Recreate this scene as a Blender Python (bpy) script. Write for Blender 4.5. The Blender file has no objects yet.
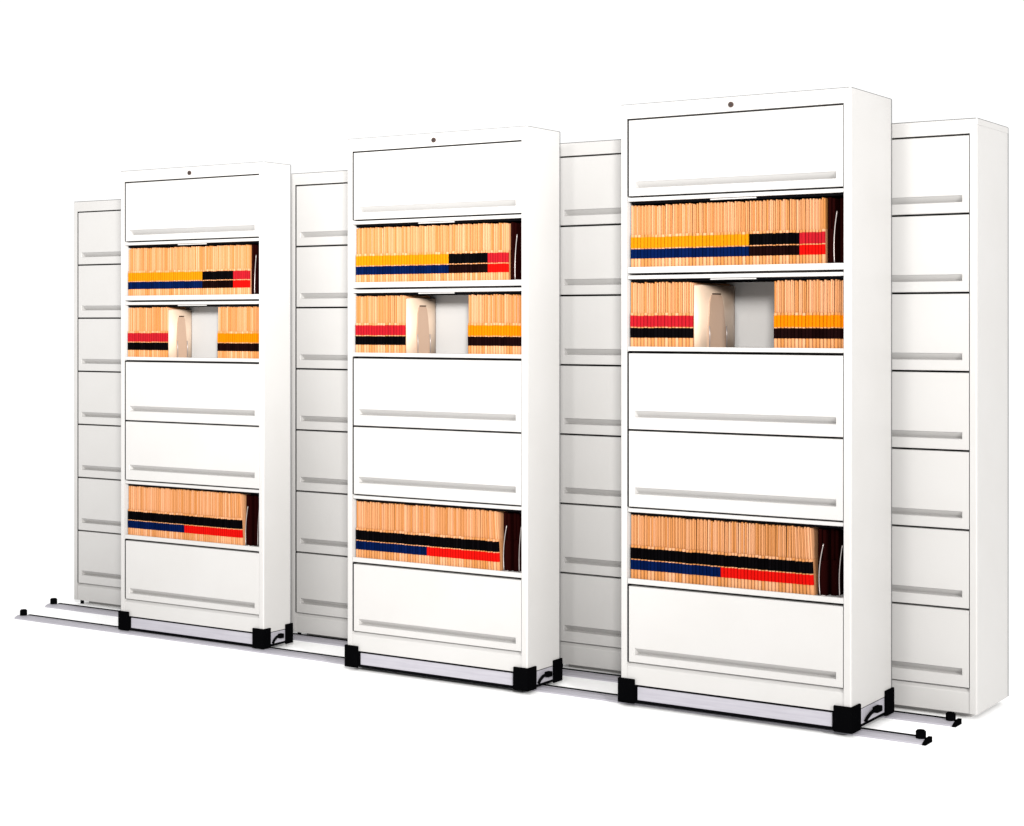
import bpy, bmesh, math, random
from mathutils import Vector
random.seed(7)
sc = bpy.context.scene
C = bpy.context.scene.collection
PI = math.pi

# ------------------------------------------------------------------ materials
def new_mat(name, col, rough=0.5, metal=0.0, spec=0.5):
    m = bpy.data.materials.new(name); m.use_nodes = True
    b = m.node_tree.nodes['Principled BSDF']
    b.inputs['Base Color'].default_value = (*col, 1)
    b.inputs['Roughness'].default_value = rough
    b.inputs['Metallic'].default_value = metal
    b.inputs['Specular IOR Level'].default_value = spec
    return m

def add_noise_tint(m, col_a, col_b, scale, detail=3, stretch=(1, 1, 1)):
    nt = m.node_tree; b = nt.nodes['Principled BSDF']
    tc = nt.nodes.new('ShaderNodeTexCoord'); mp = nt.nodes.new('ShaderNodeMapping')
    mp.inputs['Scale'].default_value = stretch
    n = nt.nodes.new('ShaderNodeTexNoise'); n.inputs['Scale'].default_value = scale; n.inputs['Detail'].default_value = detail
    r = nt.nodes.new('ShaderNodeValToRGB')
    r.color_ramp.elements[0].position = 0.3; r.color_ramp.elements[0].color = (*col_a, 1)
    r.color_ramp.elements[1].position = 0.7; r.color_ramp.elements[1].color = (*col_b, 1)
    nt.links.new(tc.outputs['Object'], mp.inputs['Vector']); nt.links.new(mp.outputs['Vector'], n.inputs['Vector'])
    nt.links.new(n.outputs['Fac'], r.inputs['Fac']); nt.links.new(r.outputs['Color'], b.inputs['Base Color'])
    return n

def add_bump(m, scale, strength, dist=0.001):
    nt = m.node_tree; b = nt.nodes['Principled BSDF']
    tc = nt.nodes.new('ShaderNodeTexCoord')
    n = nt.nodes.new('ShaderNodeTexNoise'); n.inputs['Scale'].default_value = scale; n.inputs['Detail'].default_value = 2
    bp = nt.nodes.new('ShaderNodeBump'); bp.inputs['Strength'].default_value = strength; bp.inputs['Distance'].default_value = dist
    nt.links.new(tc.outputs['Object'], n.inputs['Vector']); nt.links.new(n.outputs['Fac'], bp.inputs['Height'])
    nt.links.new(bp.outputs['Normal'], b.inputs['Normal'])

M = {}
M['paint'] = new_mat('white_enamel', (0.36, 0.352, 0.343), 0.45, spec=0.35)
add_noise_tint(M['paint'], (0.354, 0.345, 0.335), (0.366, 0.358, 0.350), 3.0)
add_bump(M['paint'], 260, 0.05, 0.0006)
M['floor'] = new_mat('white_floor', (0.95, 0.95, 0.95), 0.9, spec=0.1)
M['black'] = new_mat('black_shade', (0.0012, 0.0012, 0.0014), 0.9, spec=0.0)
M['seam'] = new_mat('dark_steel_and_shade', (0.002, 0.002, 0.0025), 0.9, spec=0.0)  # chassis steel, and the black painted into shaded gaps
M['alu'] = new_mat('brushed_aluminium', (0.30, 0.29, 0.32), 0.5, 0.2)
add_noise_tint(M['alu'], (0.28, 0.27, 0.30), (0.325, 0.315, 0.345), 18, 4, (0.3, 6, 6))
M['outline'] = new_mat('grey_edge', (0.10, 0.10, 0.10), 0.6, spec=0.1)
M['lock'] = new_mat('bronze_lock', (0.05, 0.028, 0.022), 0.4, 0.5)
M['lockdark'] = new_mat('key_slot', (0.01, 0.008, 0.008), 0.5)
M['wire'] = new_mat('chrome_wire', (0.26, 0.23, 0.22), 0.35, 0.5)
M['guide'] = new_mat('tan_enamel', (0.44, 0.33, 0.245), 0.38)
M['guide_dark'] = new_mat('tan_enamel_tongue', (0.27, 0.18, 0.125), 0.35)
M['maroon'] = new_mat('maroon_shade', (0.007, 0.0010, 0.0009), 0.9, spec=0.0)  # near-black colour standing in for shaded gaps on the shelves

def folder_mat(name, col, var=0.25, sat=(1.0, 1.0)):
    m = new_mat(name, col, 0.9, spec=0.0)
    nt = m.node_tree; b = nt.nodes['Principled BSDF']
    oi = nt.nodes.new('ShaderNodeObjectInfo')
    geo = nt.nodes.new('ShaderNodeNewGeometry')
    add = nt.nodes.new('ShaderNodeMath'); add.operation = 'ADD'
    fr = nt.nodes.new('ShaderNodeMath'); fr.operation = 'FRACT'
    nt.links.new(oi.outputs['Random'], add.inputs[0]); nt.links.new(geo.outputs['Random Per Island'], add.inputs[1])
    nt.links.new(add.outputs[0], fr.inputs[0])
    hs = nt.nodes.new('ShaderNodeHueSaturation'); hs.inputs['Color'].default_value = (*col, 1)
    mv = nt.nodes.new('ShaderNodeMapRange'); mv.inputs['To Min'].default_value = 1 - var; mv.inputs['To Max'].default_value = 1 + var * 1.1
    ms = nt.nodes.new('ShaderNodeMapRange'); ms.inputs['To Min'].default_value = sat[0]; ms.inputs['To Max'].default_value = sat[1]
    nt.links.new(fr.outputs[0], mv.inputs['Value']); nt.links.new(fr.outputs[0], ms.inputs['Value'])
    nt.links.new(mv.outputs['Result'], hs.inputs['Value']); nt.links.new(ms.outputs['Result'], hs.inputs['Saturation'])
    nt.links.new(hs.outputs['Color'], b.inputs['Base Color'])
    return m
M['manila'] = folder_mat('manila_card', (0.365, 0.165, 0.070), 0.14, (1.10, 0.90))
M['gold'] = folder_mat('gold_label', (0.34, 0.122, 0.002), 0.04)
M['orange'] = folder_mat('orange_label', (0.40, 0.105, 0.001), 0.04)
M['navy'] = folder_mat('navy_label', (0.0008, 0.0042, 0.028), 0.2)
M['red'] = folder_mat('red_label', (0.23, 0.006, 0.010), 0.05)
M['scarlet'] = folder_mat('scarlet_label', (0.33, 0.003, 0.002), 0.04)
M['ink'] = folder_mat('black_label', (0.0012, 0.001, 0.0012), 0.3)
M['umber'] = folder_mat('dark_brown_label', (0.004, 0.0012, 0.0012), 0.3)

# ------------------------------------------------------------------ mesh helpers
def box(bm, x0, x1, y0, y1, z0, z1, mi=0, bev=0.0, seg=2, skip=None):
    vs = [bm.verts.new(p) for p in ((x0,y0,z0),(x1,y0,z0),(x1,y1,z0),(x0,y1,z0),(x0,y0,z1),(x1,y0,z1),(x1,y1,z1),(x0,y1,z1))]
    fs = [bm.faces.new([vs[i] for i in f]) for f in ((0,3,2,1),(4,5,6,7),(0,1,5,4),(1,2,6,5),(2,3,7,6),(3,0,4,7))]
    for f in fs: f.material_index = mi
    if bev > 0:
        es = set(e for f in fs for e in f.edges)
        if skip: es = [e for e in es if not skip(e)]
        r = bmesh.ops.bevel(bm, geom=list(es), offset=bev, segments=seg, affect='EDGES', profile=0.5)
        for f in r['faces']: f.material_index = mi
    return vs

def prism(bm, pts, axis, a0, a1, mi=0):
    """extrude polygon pts (2-D) along axis from a0 to a1.  axis 'z': pts=(x,y); 'x': pts=(y,z); 'y': pts=(x,z)"""
    def P(p, a):
        return {'z': (p[0], p[1], a), 'x': (a, p[0], p[1]), 'y': (p[0], a, p[1])}[axis]
    lo = [bm.verts.new(P(p, a0)) for p in pts]; hi = [bm.verts.new(P(p, a1)) for p in pts]
    n = len(pts); fs = []
    for i in range(n): fs.append(bm.faces.new((lo[i], lo[(i+1) % n], hi[(i+1) % n], hi[i])))
    fs.append(bm.faces.new(lo[::-1])); fs.append(bm.faces.new(hi))
    for f in fs: f.material_index = mi
    bmesh.ops.recalc_face_normals(bm, faces=fs)
    return fs

def tube(bm, pts, r, n=8, mi=0):
    rings = []
    for i, p in enumerate(pts):
        p = Vector(p); a = Vector(pts[max(i-1, 0)]); b = Vector(pts[min(i+1, len(pts)-1)])
        t = (b - a).normalized(); u = t.cross(Vector((1, 0.3, 0.2))).normalized(); v = t.cross(u)
        rings.append([bm.verts.new(p + r*(math.cos(2*PI*k/n)*u + math.sin(2*PI*k/n)*v)) for k in range(n)])
    fs = []
    for i in range(len(rings)-1):
        for k in range(n):
            fs.append(bm.faces.new((rings[i][k], rings[i][(k+1) % n], rings[i+1][(k+1) % n], rings[i+1][k])))
    fs.append(bm.faces.new(rings[0][::-1])); fs.append(bm.faces.new(rings[-1]))
    for f in fs: f.material_index = mi; f.smooth = True
    bmesh.ops.recalc_face_normals(bm, faces=fs)

def mesh(name, bm, mats):
    me = bpy.data.meshes.new(name); bm.normal_update(); bm.to_mesh(me); bm.free()
    for m in (mats if isinstance(mats, (list, tuple)) else [mats]): me.materials.append(m)
    return me

def obj(name, me, parent=None, loc=(0, 0, 0)):
    o = bpy.data.objects.new(name, me); C.objects.link(o); o.location = loc
    if parent: o.parent = parent
    return o

def thing(name, loc, label, cat, group=None):
    o = bpy.data.objects.new(name, None); C.objects.link(o); o.location = loc; o.empty_display_size = 0.1
    return tag(o, label, cat, group)

def tag(o, label, cat, group=None):
    o['label'] = label; o['category'] = cat
    if group: o['group'] = group
    return o

# ------------------------------------------------------------------ dimensions
P = 0.305            # height of one tier
HD = 0.0542; BS = 0.0862; CH = 0.0715; MG = 0.0285

def door_mesh(w, h, goff, s):
    """closed flipper door: flat panel with a long asymmetrical finger groove; local origin = lower left of its tier"""
    bm = bmesh.new()
    g = 0.0022*s; gt = 0.0068*s
    x0, x1, z0, z1 = 0.0068*s, w-0.0040*s, 0.001*s, h-gt
    yf, yb = 0.0015*s, 0.034*s
    e = 0.0018*s
    gx0, gx1 = 0.032*s, w-0.030*s
    gz0 = goff*s; gz1 = gz0+0.028*s; d = 0.028*s
    def ring(pts): return [bm.verts.new(p) for p in pts]
    back = ring([(x0,yb,z0),(x1,yb,z0),(x1,yb,z1),(x0,yb,z1)])
    side = ring([(x0,yf+e,z0),(x1,yf+e,z0),(x1,yf+e,z1),(x0,yf+e,z1)])
    front = ring([(x0+e,yf,z0+e),(x1-e,yf,z0+e),(x1-e,yf,z1-e),(x0+e,yf,z1-e)])
    slot = ring([(gx0,yf,gz0),(gx1,yf,gz0),(gx1,yf,gz1),(gx0,yf,gz1)])
    ins = 0.004*s
    slot2 = ring([(gx0+ins*.4,yf+.002*s,gz0+ins*.4),(gx1-ins*.4,yf+.002*s,gz0+ins*.4),(gx1-ins*.4,yf+.003*s,gz1-ins*.5),(gx0+ins*.4,yf+.003*s,gz1-ins*.5)])
    deep = ring([(gx0+ins,yf+d,gz0+.0045*s),(gx1-ins,yf+d,gz0+.0045*s),(gx1-ins,yf+.0055*s,gz1-.0035*s),(gx0+ins,yf+.0055*s,gz1-.0035*s)])
    def band(a, b):
        for i in range(4): bm.faces.new((a[i], a[(i+1) % 4], b[(i+1) % 4], b[i]))
    band(back, side); band(side, front); band(front, slot); band(slot, slot2); band(slot2, deep)
    bm.faces.new(deep); bm.faces.new(back[::-1])
    bmesh.ops.recalc_face_normals(bm, faces=bm.faces)
    return mesh('door', bm, M['paint'])

def body_mesh(W, D, zb, z7, zt, s, tiers, openings):
    bm = bmesh.new()
    mg = MG*s; r = 0.006*s
    def only_front_outer(xout):
        def skip(e):
            a, b = e.verts
            vert = abs(a.co.x-b.co.x) < 1e-6 and abs(a.co.y-b.co.y) < 1e-6
            return not (vert and abs(a.co.x-xout) < 1e-6)
        return skip
    box(bm, 0, mg, 0, D, zb, zt, bev=r, seg=4, skip=only_front_outer(0))
    box(bm, W-mg, W, 0, D, zb, zt, bev=r, seg=4, skip=only_front_outer(W))
    zh = z7+7*P*s
    box(bm, mg, W-mg, 0, D, zh, zt)                     # header and top
    box(bm, mg, W-mg, D-0.008*s, D, zb, zh)             # back panel
    box(bm, mg, W-mg, 0.03*s, D-0.008*s, zb, zb+0.01*s) # bottom
    for k in range(1, 8):                               # dark pan added behind each door to blacken its shaded gaps
        if k not in openings:
            zz = z7+(7-k)*P*s
            for xa, xb in ((mg, mg+0.0058*s), (W-mg-0.0032*s, W-mg)):   # dark strips painted in as shade beside the door
                box(bm, xa, xb, 0.0035*s, 0.0340*s, zz+0.0005*s, zz+P*s-0.0005*s, mi=1)
            box(bm, mg, W-mg, 0.0345*s, 0.0370*s, zz-(0.004*s if k < 7 else 0), zz+P*s-0.0041*s if k > 1 else zz+P*s, mi=1)
    for k in range(1, 8):                               # fixed shelf behind each seam
        if k in openings: continue
        zz = z7+(7-k)*P*s
        box(bm, mg, W-mg, 0.0375*s, D-0.008*s, zz-0.004*s, zz+0.004*s)
    return mesh('cabinet_body', bm, [M['paint'], M['seam']])

def kick_mesh(W, zb, z7, s):
    """base panel: set back a little, with a sloped ledge under the lowest door"""
    bm = bmesh.new(); mg = MG*s
    pts = [(0.004*s, zb), (0.004*s, z7-0.020*s), (0.0055*s, z7-0.0165*s), (0.019*s, z7-0.004*s), (0.03*s, z7-0.004*s), (0.03*s, zb)]
    prism(bm, pts, 'x', mg, W-mg)
    return mesh('kick_plate', bm, M['paint'])

def build_tiers(root, W, D, z7, s, openings, goffs):
    mg = MG*s; w = W-2*mg
    cache = {}
    for k in range(1, 8):
        zlo = z7+(7-k)*P*s
        if k in openings: continue
        g = goffs.get(k, 0.041)
        if g not in cache: cache[g] = door_mesh(w, P*s, g, s)
        obj('door', cache[g], root, (mg, 0, zlo))

# ------------------------------------------------------------------ the front row on its carriages
def shelf_parts(root, W, D, z7, s, k):
    mg = MG*s; zt = z7+(8-k)*P*s; zb = z7+(7-k)*P*s
    bm = bmesh.new()   # shelf: tray with a front lip
    lip = {2: 0.027, 3: 0.020, 6: 0.024}[k]*s
    box(bm, mg+0.0012*s, W-mg-0.0012*s, 0.002*s, 0.012*s, zb+0.003*s, zb+lip, bev=0.002*s)
    box(bm, mg+0.0012*s, W-mg-0.0012*s, 0.0125*s, D-0.009*s, zb+lip-0.012*s, zb+lip-0.004*s)
    obj('shelf', mesh('shelf', bm, M['paint']), root)
    bm = bmesh.new()   # front edge of the door pushed back above the files
    box(bm, mg+0.002*s, W-mg-0.002*s, 0.003*s, 0.014*s, zt-0.0205*s, zt-0.0055*s, bev=0.003*s)
    box(bm, mg+0.005*s, W-mg-0.005*s, 0.0145*s, D*0.85, zt-0.012*s, zt-0.007*s)
    rd = obj('retracted_door', mesh('retracted_door', bm, M['paint']), root)
    bm = bmesh.new()   # dark plate under it, standing in for the shadow gap
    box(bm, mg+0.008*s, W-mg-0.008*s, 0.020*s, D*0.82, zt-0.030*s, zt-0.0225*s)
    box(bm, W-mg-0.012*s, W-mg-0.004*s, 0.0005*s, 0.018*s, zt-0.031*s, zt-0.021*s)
    obj('gap_shade', mesh('gap_shade', bm, M['seam']), rd)
    bm = bmesh.new()   # pale finger tab in the middle of the edge
    box(bm, W*0.40, W*0.60, 0.0145*s, 0.0195*s, zt-0.027*s, zt-0.0206*s, bev=0.0015*s)
    if k != 6: obj('finger_tab', mesh('finger_tab', bm, M['paint']), rd)
    else: bm.free()
    return zb+lip-0.004*s

def carriage(root, W, D, s):
    ch = CH*s
    bm = bmesh.new()   # black chassis core; its upper and lower dark lines stand in for shadow gaps
    box(bm, 0.006*s, W-0.006*s, 0.010*s, D-0.010*s, 0.006*s, ch)
    box(bm, 0.003*s, W-0.003*s, 0.001*s, D-0.001*s, 0.001*s, 0.011*s)
    ca = obj('carriage', mesh('carriage', bm, M['seam']), root)
    bm = bmesh.new()
    box(bm, 0.075*s, W-0.075*s, 0.0015*s, 0.0095*s, 0.0125*s, ch-0.008*s, bev=0.0012*s)
    obj('front_plate', mesh('front_plate', bm, M['alu']), ca)
    bm = bmesh.new()
    box(bm, W-0.0055*s, W-0.0005*s, 0.05*s, D-0.04*s, 0.0125*s, ch-0.004*s, bev=0.001*s)
    obj('side_plate', mesh('side_plate', bm, M['alu']), ca)
    # corner bumpers: L-shaped, wrapped round the lower corners
    t = 0.009*s
    def bumper(sx, sy):
        bm = bmesh.new()
        lx = 0.075*s; ly = min(0.085*s, 0.27*D); z0 = -0.0025*s; z1 = ch+0.0225*s
        X0 = -t if sx < 0 else W+t; Y0 = -t if sy < 0 else D+t
        X1 = X0+lx*(1 if sx < 0 else -1); Y1 = Y0+ly*(1 if sy < 0 else -1)
        xi = 0 if sx < 0 else W; yi = 0 if sy < 0 else D
        pts = [(X0, Y0), (X1, Y0), (X1, yi), (xi, yi), (xi, Y1), (X0, Y1)]
        fs = prism(bm, pts, 'z', z0, z1)
        es = set(e for f in fs for e in f.edges)
        bmesh.ops.bevel(bm, geom=list(es), offset=0.002*s, segments=2, affect='EDGES')
        obj('corner_bumper', mesh('corner_bumper', bm, M['black']), ca)
    for sx, sy in ((-1, -1), (1, -1), (-1, 1), (1, 1)): bumper(sx, sy)
    bm = bmesh.new()   # hooked brake lever on the right side
    yc = D*0.50; q = min(1.0, D/0.40)
    pts = [(W+0.004*s, yc-0.075*s*q, 0.016*s), (W+0.010*s, yc-0.068*s*q, 0.032*s), (W+0.014*s, yc-0.045*s*q, 0.044*s), (W+0.016*s, yc-0.010*s*q, 0.049*s), (W+0.016*s, yc+0.030*s*q, 0.046*s), (W+0.016*s, yc+0.050*s*q, 0.044*s)]
    tube(bm, pts, 0.0065*s, 8)
    box(bm, W-0.0003, W+0.022*s, yc+0.005*s*q, yc+0.055*s*q, 0.034*s, 0.056*s, bev=0.003*s)
    obj('brake_lever', mesh('brake_lever', bm, M['black']), ca)
    bm = bmesh.new()   # wheels between the chassis and the rails
    obj_w = []
    for wx in (0.12*s, W-0.12*s):
        n = 16; r = 0.011*s
        for wy in (0.014, min(D-0.03, 0.36)):
            pts = [(wx+r*1.3*math.cos(2*PI*i/n), -0.0035+0.012*s+r*math.sin(2*PI*i/n)) for i in range(n)]
            prism(bm, pts, 'y', wy-0.003+0.012, wy+0.014)
    obj('wheels', mesh('wheels', bm, M['seam']), ca)

def edge_outline(root, W, D, z0, zt, s):
    """hairline grey bead standing in for an outline along the top front edge, the top right edge and the rear right corner"""
    bm = bmesh.new(); r = 0.0012*s
    box(bm, 0.004*s, W-0.006*s, 0.0004, 0.0004+2*r, zt, zt+2*r)
    box(bm, W-2*r, W, 0.008*s, D, zt+0.0001, zt+2*r)
    box(bm, W-0.0002, W+2*r, D-2*r, D, z0, zt)
    obj('edge_outline', mesh('edge_outline', bm, M['outline']), root)

def lock(root, W, z7, s):
    bm = bmesh.new(); n = 20; r = 0.0105*s
    zc = z7+7*P*s+HD*s*0.46; xc = W*0.50
    prism(bm, [(xc+r*math.cos(2*PI*i/n), zc+r*math.sin(2*PI*i/n)) for i in range(n)], 'y', -0.006*s, -0.0002)
    lk = obj('lock', mesh('lock', bm, M['lock']), root)
    bm = bmesh.new()
    box(bm, xc-0.007*s, xc+0.006*s, -0.0075*s, -0.0062*s, zc-0.003*s, zc+0.002*s)
    obj('key_slot', mesh('key_slot', bm, M['lockdark']), lk)

FRONT = [dict(x=-0.2195, y=0.053, s=0.9761, D=0.200, W=0.9702, pos='left'),
         dict(x=1.3099, y=-0.048, s=1.0024, D=0.2582, W=0.9558, pos='middle'),
         dict(x=2.6898, y=-0.005, s=1.0285, D=0.4046, W=0.9618, pos='right')]
GF = {1: 0.030, 4: 0.046, 5: 0.050, 7: 0.029}
for f in FRONT:
    s = f['s']; W = f['W']*s; D = f['D']*s
    f['w'] = W; f['d'] = D
    zb = CH*s; z7 = zb+BS*s; zt = z7+(7*P+HD)*s
    f['z7'] = z7
    lab = {'left': 'white mobile file cabinet at the left end of the front row, three tiers open',
           'middle': 'white mobile file cabinet in the middle of the front row, three tiers open',
           'right': 'white mobile file cabinet at the right end of the front row, three tiers open'}[f['pos']]
    root = thing('mobile_filing_cabinet', (f['x'], f['y'], 0), lab, 'filing cabinet', 'mobile filing cabinets rolling on the floor rails')
    obj('cabinet_body', body_mesh(W, D, zb, z7, zt, s, 7, (2, 3, 6)), root)
    obj('kick_plate', kick_mesh(W, zb, z7, s), root)
    build_tiers(root, W, D, z7, s, (2, 3, 6), GF)
    f['shelf'] = {k: shelf_parts(root, W, D, z7, s, k) for k in (2, 3, 6)}
    lock(root, W, z7, s)
    edge_outline(root, W, D, zb+0.02*s, zt, s)
    carriage(root, W, D, s)

# ------------------------------------------------------------------ the back row
FLOOR = -0.020
BACK = [(-1.0803, 0.5337, 0.9580, 0.9626, 'white stationary file cabinet at the far left, behind the left mobile cabinet'),
        (0.5671, 0.4350, 0.9883, 0.9626, 'white stationary file cabinet seen between the left and middle mobile cabinets'),
        (2.0580, 0.4845, 1.0175, 0.9500, 'white stationary file cabinet seen between the middle and right mobile cabinets'),
        (3.0470, 0.5117, 1.0149, 0.9280, 'white stationary file cabinet at the far right showing its tall plain side')]
for (x, y, s, w0, lab) in BACK:
    W = w0*s; D = 0.3875*s; z7 = 0.0977*s; zt = z7+(7*P+HD)*s
    root = thing('filing_cabinet', (x, y, 0.0073), lab, 'filing cabinet', 'stationary filing cabinets in the back row')
    obj('cabinet_body', body_mesh(W, D, 0, z7, zt, s, 7, ()), root)
    obj('kick_plate', kick_mesh(W, 0, z7, s), root)
    bm = bmesh.new()
    box(bm, 0.001, W+0.0015, 0.0008, D+0.001, zt-0.022*s, zt+0.0015, bev=0.001)
    obj('top_cap', mesh('top_cap', bm, M['paint']), root)
    edge_outline(root, W, D, 0.002, zt+0.0016, s)
    build_tiers(root, W, D, z7, s, (), {7: 0.046})
    bm = bmesh.new()
    box(bm, 0.045, W-0.045, 0.07, D-0.006, FLOOR-0.0073, -0.001)
    obj('plinth', mesh('plinth', bm, M['paint']), root)
    n = 14
    for gx, gy in ((0.019, 0.045),):
        bm = bmesh.new()
        prism(bm, [(gx+0.010*math.cos(2*PI*i/n), gy+0.010*math.sin(2*PI*i/n)) for i in range(n)], 'z', FLOOR-0.0073, -0.0005)
        obj('glide', mesh('glide', bm, M['seam']), root)

# ------------------------------------------------------------------ rails
def rail(x0, x1, y, lab):
    root = thing('floor_rail', (x0, y, FLOOR), lab, 'rail')
    L = x1-x0
    bm = bmesh.new()
    w = 0.034; h = 0.0165
    pts = [(-w, 0), (-w, h*0.45), (-w+0.012, h*0.8), (-0.012, h), (0.010, h), (0.010, h-0.010), (0.018, h-0.010), (0.018, h), (w-0.008, h*0.9), (w, h*0.4), (w, 0)]
    prism(bm, pts, 'x', 0, L)
    obj('track', mesh('track', bm, M['alu']), root)
    bm = bmesh.new()
    box(bm, 0.002, L-0.002, 0.0102, 0.0178, h-0.0099, h-0.0055)
    box(bm, 0.045, L-0.045, 0.0182, 0.0315, h-0.001, h+0.0032)  # black strips painted in as the rail groove's shadow line
    obj('groove_shade', mesh('groove_shade', bm, M['black']), root)
    for ex in (0.026, L-0.0185):
        bm = bmesh.new(); n = 18
        prism(bm, [(ex+0.019*math.cos(2*PI*i/n), 0.004+0.019*math.sin(2*PI*i/n)) for i in range(n)], 'z', h+0.0002, h+0.030)
        bmesh.ops.bevel(bm, geom=[e for e in bm.edges if abs(e.verts[0].co.z-e.verts[1].co.z) < 1e-6 and e.verts[0].co.z > h+0.02], offset=0.004, segments=2, affect='EDGES')
        obj('stopper', mesh('stopper', bm, M['black']), root)
    bm = bmesh.new()
    prism(bm, [(-w-0.004, 0.0), (-w-0.004, 0.006), (0.0, h+0.004), (w+0.002, h+0.004), (w+0.002, 0.0)], 'x', L+0.0005, L+0.014)
    obj('end_cap', mesh('end_cap', bm, M['black']), root)
    return root
rail(-0.985, 3.938, 0.072, 'long aluminium floor rail with black stoppers under the fronts of the mobile cabinets')
rail(-1.135, 3.935, 0.412, 'long aluminium floor rail with black stoppers running close to the back row')

# ------------------------------------------------------------------ folders
FH = 0.243; DEP = {}
def folder_bm(bm, t, H, dep, ox=0.0, oy=0.0, oz=0.0, lean=0.0):
    """end-tab folder: rounded front tab on its lower half, body set back above it"""
    def prof(y0, tt):
        a = tt/2
        return [(-a, dep), (-a, y0+a*0.9), (-a*0.72, y0+a*0.35), (-a*0.25, y0), (a*0.25, y0), (a*0.72, y0+a*0.35), (a, y0+a*0.9), (a, dep)]
    zs = H*0.53
    def ex(pr, z0, z1):
        fs = prism(bm, [(p[0]+ox, p[1]+oy) for p in pr], 'z', oz+z0, oz+z1)
        vs = set(v for f in fs for v in f.verts)
        for v in vs: v.co.x += lean*(v.co.z-oz)
        return fs
    ex(prof(0.0, t), 0, zs)
    for off, wd, yo, hh in ((-0.235*t, t*0.44, 0.006, 1.0), (0.235*t, t*0.40, 0.0085, 0.985)):
        ex([(p[0]+off, p[1]) for p in prof(yo, wd)], zs+0.0002, H*hh)
def label_bm(bm, t, H, lo, hi, ox=0.0, oy=0.0, oz=0.0, lean=0.0, mi=0):
    a = t/2*1.03+0.0002; y0 = -0.0005
    pr = [(-a, 0.012), (-a, y0+a*0.9), (-a*0.80, y0+a*0.25), (-a*0.45, y0), (a*0.45, y0), (a*0.80, y0+a*0.25), (a, y0+a*0.9), (a, 0.012)]
    fs = prism(bm, [(p[0]+ox, p[1]+oy) for p in pr], 'z', oz+H*lo, oz+H*hi, mi)
    for v in set(v for f in fs for v in f.verts): v.co.x += lean*(v.co.z-oz)

LOW = (0.150, 0.302); UP = (0.318, 0.492)
# runs: tier, start, end (fraction of the opening), count, upper colour, lower colour
RUNS = [(2, 0.006, 0.572, 34, 'gold', 'navy'), (2, 0.572, 0.797, 15, 'ink', 'umber'), (2, 0.797, 0.910, 8, 'red', 'scarlet'),
        (3, 0.004, 0.308, 18, 'red', 'ink'), (3, 0.683, 0.996, 20, 'orange', 'umber'),
        (6, 0.005, 0.441, 26, 'ink', 'navy'), (6, 0.441, 0.860, 27, 'ink', 'scarlet')]
CW = dict(gold='gold', navy='navy', ink='black', umber='dark brown', red='red', scarlet='red', orange='orange')
TIER = {2: 'upper open shelf', 3: 'half-empty open shelf', 6: 'bottom open shelf'}
mcache = {}
def cached(key, fn):
    if key not in mcache: mcache[key] = fn()
    return mcache[key]
stuff = bmesh.new(); SM = ['manila', 'gold', 'navy', 'ink', 'umber', 'red', 'scarlet', 'orange']
for f in FRONT:
    s = f['s']; mg = MG*s; w = f['w']-2*mg; dep = max(0.10, f['d']-0.06*s)
    for (k, a, b, n, cu, cl) in RUNS:
        H0 = {2: 0.246, 3: 0.256, 6: 0.252}[k]*s
        step = (b-a)*w/n
        lab = 'tan folder with %s over %s label, %s of %s mobile cabinet' % (CW[cu], CW[cl], TIER[k], f['pos'])
        if CW[cu] == CW[cl]: lab = 'tan folder with two %s labels, %s of the %s mobile cabinet' % (CW[cu], TIER[k], f['pos'])
        grp = '%s and %s labelled folders on the %s of the %s mobile cabinet' % (CW[cu], CW[cl], TIER[k], f['pos'])
        for i in range(n):
            x = mg+a*w+(i+0.5)*step
            var = random.randrange(4)
            t = step*(0.95, 0.97, 0.93, 0.98)[var]
            H = H0*(1.0, 0.992, 0.985, 0.996)[var]
            yy = 0.0145*s+random.uniform(0, 0.0025)
            lean = random.gauss(0, 0.006)
            if k == 2 and cu == 'gold' and i > n-9: lean = -0.012-0.002*(i-n+9)*0.3
            if k == 6 and cl == 'scarlet' and i > n-7: lean = -0.02-0.006*(i-n+7)
            if (i == 0 and a < 0.02) or (k == 3 and i == n-1): lean = 0.0
            if k == 6 and cl == 'scarlet' and i == n-1: t *= 1.25
            z = f['shelf'][k]+0.0006
            if f['pos'] == 'left':
                X, Y = f['x']+x, f['y']+yy
                folder_bm(stuff, t, H, dep, X, Y, z, lean)
                label_bm(stuff, t, H, *LOW, X, Y, z, lean, SM.index(cl)); label_bm(stuff, t, H, *UP, X, Y, z, lean, SM.index(cu))
                continue
            key = (f['pos'], k, a, var, t)
            def mk():
                bm = bmesh.new(); folder_bm(bm, t, H, dep); return mesh('file_folder', bm, M['manila'])
            def mk2(lo, hi, c):
                bm = bmesh.new(); label_bm(bm, t, H, lo, hi); return mesh('colour_label', bm, M[c])
            fo = obj('file_folder', cached(key, mk), None, (f['x']+x, f['y']+yy, z))
            fo.rotation_euler = (0, math.atan(lean), 0)
            tag(fo, lab, 'folder', grp)
            obj('colour_label', cached(key+('lo',), lambda: mk2(*LOW, cl)), fo)
            obj('colour_label', cached(key+('up',), lambda: mk2(*UP, cu)), fo)
so = obj('file_folders', mesh('file_folders', stuff, [M[c] for c in SM]))
tag(so, 'rows of tan folders with coloured labels on the open shelves of the left mobile cabinet', 'folders')
so['kind'] = 'stuff'

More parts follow.
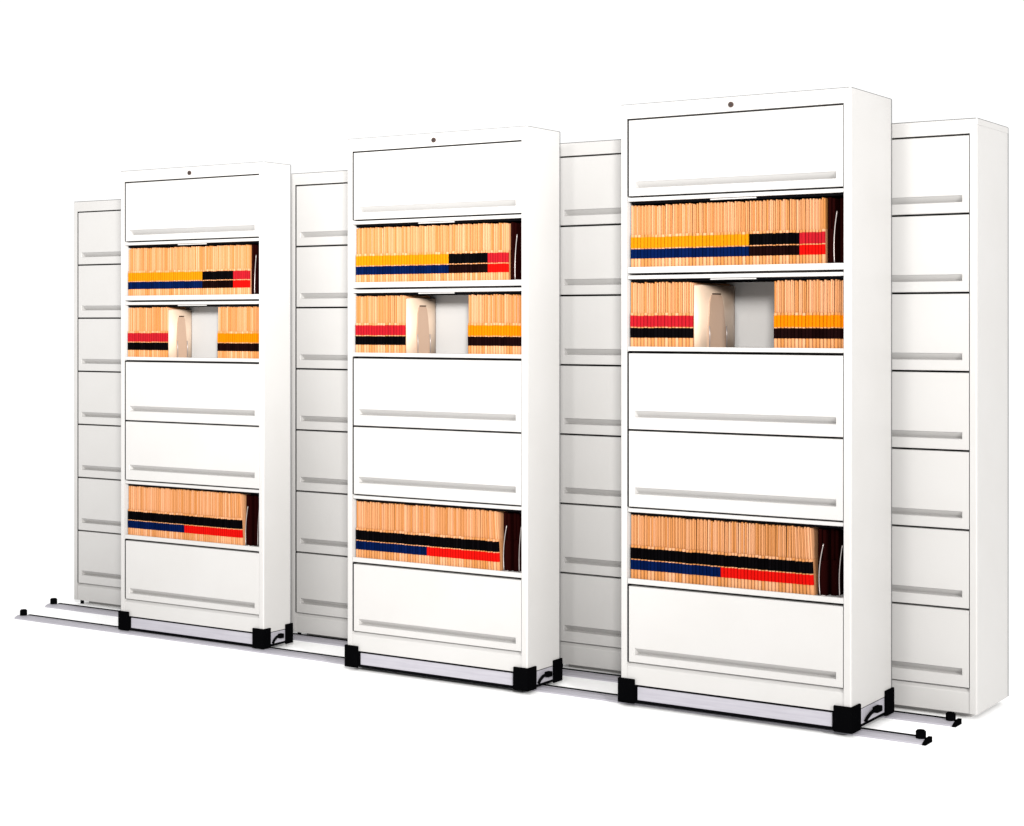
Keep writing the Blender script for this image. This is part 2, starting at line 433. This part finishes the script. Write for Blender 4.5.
# ------------------------------------------------------------------ dividers, wire supports, shade fillers at the right ends
for f in FRONT:
    s = f['s']; mg = MG*s; w = f['w']-2*mg; D = f['d']; pos = f['pos']
    q = D/(0.4046*1.0285)
    # tan divider with an arched tongue, half-empty shelf
    x = f['x']+mg+0.3105*w; z = f['shelf'][3]+0.0006
    root = thing('shelf_divider', (x, f['y']+0.026*s, z), 'tan upright divider with arched tongue, half-empty shelf of the %s mobile cabinet' % pos, 'file divider', 'tan dividers beside the red labelled folders')
    L = 0.355*q*s; H = 0.244*s; T = 0.026*s
    prof = []
    for i in range(13):
        a = i/12
        y = L*a
        bulge = T*(0.12+0.88*math.sin(PI*a**0.75)**0.7) if 0 < a < 1 else T*0.12
        prof.append((bulge, y))
    bm = bmesh.new()
    fs = prism(bm, prof+[(0.0, L), (0.0, 0.0)], 'z', 0, H)
    top = [e for e in bm.edges if e.verts[0].co.z > H-1e-5 and e.verts[1].co.z > H-1e-5]
    bmesh.ops.bevel(bm, geom=top, offset=0.003*s, segments=2, affect='EDGES')
    for fa in bm.faces: fa.smooth = abs(fa.normal.z) < 0.3
    obj('plate', mesh('plate', bm, M['guide']), root)
    bm = bmesh.new()   # arched tongue, proud of the plate
    y0, y1 = L*0.20, L*0.62; zt = 0.207*s
    pts = [(y0, 0.0), (y0, 0.09*s), (y0+L*0.03, zt*0.85), (y0+L*0.06, zt*0.97), (y0+L*0.10, zt), (y1-L*0.13, zt), (y1-L*0.09, zt*0.95), (y1-L*0.05, zt*0.75), (y1, 0.06*s), (y1, 0.0)]
    prism(bm, pts, 'x', T*0.4, T+0.0030*s)
    obj('tongue', mesh('tongue', bm, M['guide_dark']), root)
    for yy in (y0+0.002, y1+0.002):
        bm = bmesh.new()
        tube(bm, [(T+0.005*s, yy, 0.002), (T+0.006*s, yy, 0.05*s), (T+0.005*s, yy-0.002*s, 0.085*s)], 0.0020*s)
        obj('wire', mesh('wire', bm, M['wire']), root)
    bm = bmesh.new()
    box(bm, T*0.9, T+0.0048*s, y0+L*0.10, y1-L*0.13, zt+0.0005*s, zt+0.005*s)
    obj('tongue_gap', mesh('tongue_gap', bm, M['maroon']), root)  # dark bar standing in for the gap above the tongue
    # near-black shapes standing in for shade, right ends of upper and bottom shelves
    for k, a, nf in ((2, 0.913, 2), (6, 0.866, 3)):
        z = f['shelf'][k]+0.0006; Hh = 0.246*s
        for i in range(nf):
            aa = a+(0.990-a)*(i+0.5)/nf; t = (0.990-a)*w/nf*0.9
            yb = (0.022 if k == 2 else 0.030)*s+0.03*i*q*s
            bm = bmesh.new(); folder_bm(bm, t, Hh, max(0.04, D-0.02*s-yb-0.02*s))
            fo = obj('shade_filler', mesh('shade_filler', bm, M['maroon']), None, (f['x']+mg+aa*w, f['y']+yb, z))
            tag(fo, 'dark maroon shade filler at right end of the %s, %s mobile cabinet' % (TIER[k], pos), 'folder', 'shade fillers at the right end of the %s, %s mobile cabinet' % (TIER[k], pos))
        hoops = [(0.955, 0.010)] if k == 2 else [(0.893, 0.014), (0.978, 0.010)]
        for j, (aa, bend) in enumerate(hoops):
            bm = bmesh.new()
            pts = []
            for i in range(15):
                u = i/14
                pts.append((bend*s*(u*u-0.2)-bend*s*0.6*math.sin(PI*u), 0.006*s*math.sin(PI*u), 0.004*s+0.190*s*u))
            tube(bm, pts, 0.0019*s, 8)
            tube(bm, [(pts[0][0]-0.004*s, 0, 0.0032*s), (pts[0][0]+0.020*s, 0.004*s, 0.0032*s)], 0.0019*s, 6)
            wo = obj('wire_support', mesh('wire_support', bm, M['wire']), None, (f['x']+mg+aa*w, f['y']+0.016*s, z))
            which = '' if k == 2 else ('nearer the folders, ' if j == 0 else 'against the cabinet side, ')
            tag(wo, 'bent wire support %s%s of the %s mobile cabinet' % (which, TIER[k], pos), 'wire support', 'chrome wire supports at the shelf ends')

# ------------------------------------------------------------------ floor
bm = bmesh.new()
vs = [bm.verts.new(p) for p in ((-120, -120, FLOOR), (120, -120, FLOOR), (120, 160, FLOOR), (-120, 160, FLOOR))]
bm.faces.new(vs)
fl = obj('floor', mesh('floor', bm, M['floor'])); fl['kind'] = 'structure'

# ------------------------------------------------------------------ world and lamps
wd = bpy.data.worlds.new('World'); sc.world = wd; wd.use_nodes = True
bg = wd.node_tree.nodes['Background']; bg.inputs['Color'].default_value = (1, 1, 1, 1); bg.inputs['Strength'].default_value = 1.075

def look(o, target):
    o.rotation_euler = (Vector(target)-o.location).to_track_quat('-Z', 'Y').to_euler()
def area(name, loc, target, size, energy, col=(1, 1, 1), sy=None):
    l = bpy.data.lights.new(name, 'AREA'); l.energy = energy; l.color = col; l.size = size
    if sy: l.shape = 'RECTANGLE'; l.size_y = sy
    o = bpy.data.objects.new(name, l); C.objects.link(o); o.location = loc; look(o, target); return o
def spot(name, loc, target, radius, energy, col=(1, 1, 1)):
    l = bpy.data.lights.new(name, 'SPOT'); l.energy = energy; l.color = col; l.shadow_soft_size = 0.5; l.spot_blend = 1.0
    o = bpy.data.objects.new(name, l); C.objects.link(o); o.location = loc; look(o, target)
    l.spot_size = 2*math.atan(radius/(Vector(target)-Vector(loc)).length)
    return o
WARM = (1, 0.99, 0.975)
K = (6.5, -6.5, 3.0)                       # unseen lamps added above and beside the camera to shape the brightness
area('key_lamp', K, (1.5, 0.0, 1.5), 0.8, 300, WARM)
spot('upper_left_fill', K, (-0.7, 0.0, 3.3), 3.6, 5100, WARM)  # added to make up for falloff towards the left
spot('upper_right_fill', K, (3.2, 0.0, 3.6), 3.2, 1150, WARM)
spot('middle_fill', K, (1.2, 0.0, 1.5), 2.6, 3100, WARM)
area('front_lamp', (3.5, -3.2, 2.7), (3.4, 0.2, 2.0), 0.3, 48, WARM)
area('side_fill', (12.1, -5.8, 3.5), (1.8, 0.0, 1.6), 1.0, 1080, WARM)  # unseen fill added to brighten the cabinets' right sides

# ------------------------------------------------------------------ camera
cam = bpy.data.cameras.new('camera'); co = bpy.data.objects.new('camera', cam); C.objects.link(co)
co.location = (6.1338, -6.0713, 1.5330); co.rotation_euler = (PI/2, 0, 0.5795276)
cam.sensor_width = 36; cam.lens = 1716.97/1024*36; cam.shift_y = -(413-322.93)/1024
cam.clip_start = 0.05; cam.clip_end = 600
sc.camera = co
sc.view_settings.view_transform = 'Standard'; sc.view_settings.look = 'None'
sc.view_settings.exposure = 0; sc.view_settings.gamma = 1
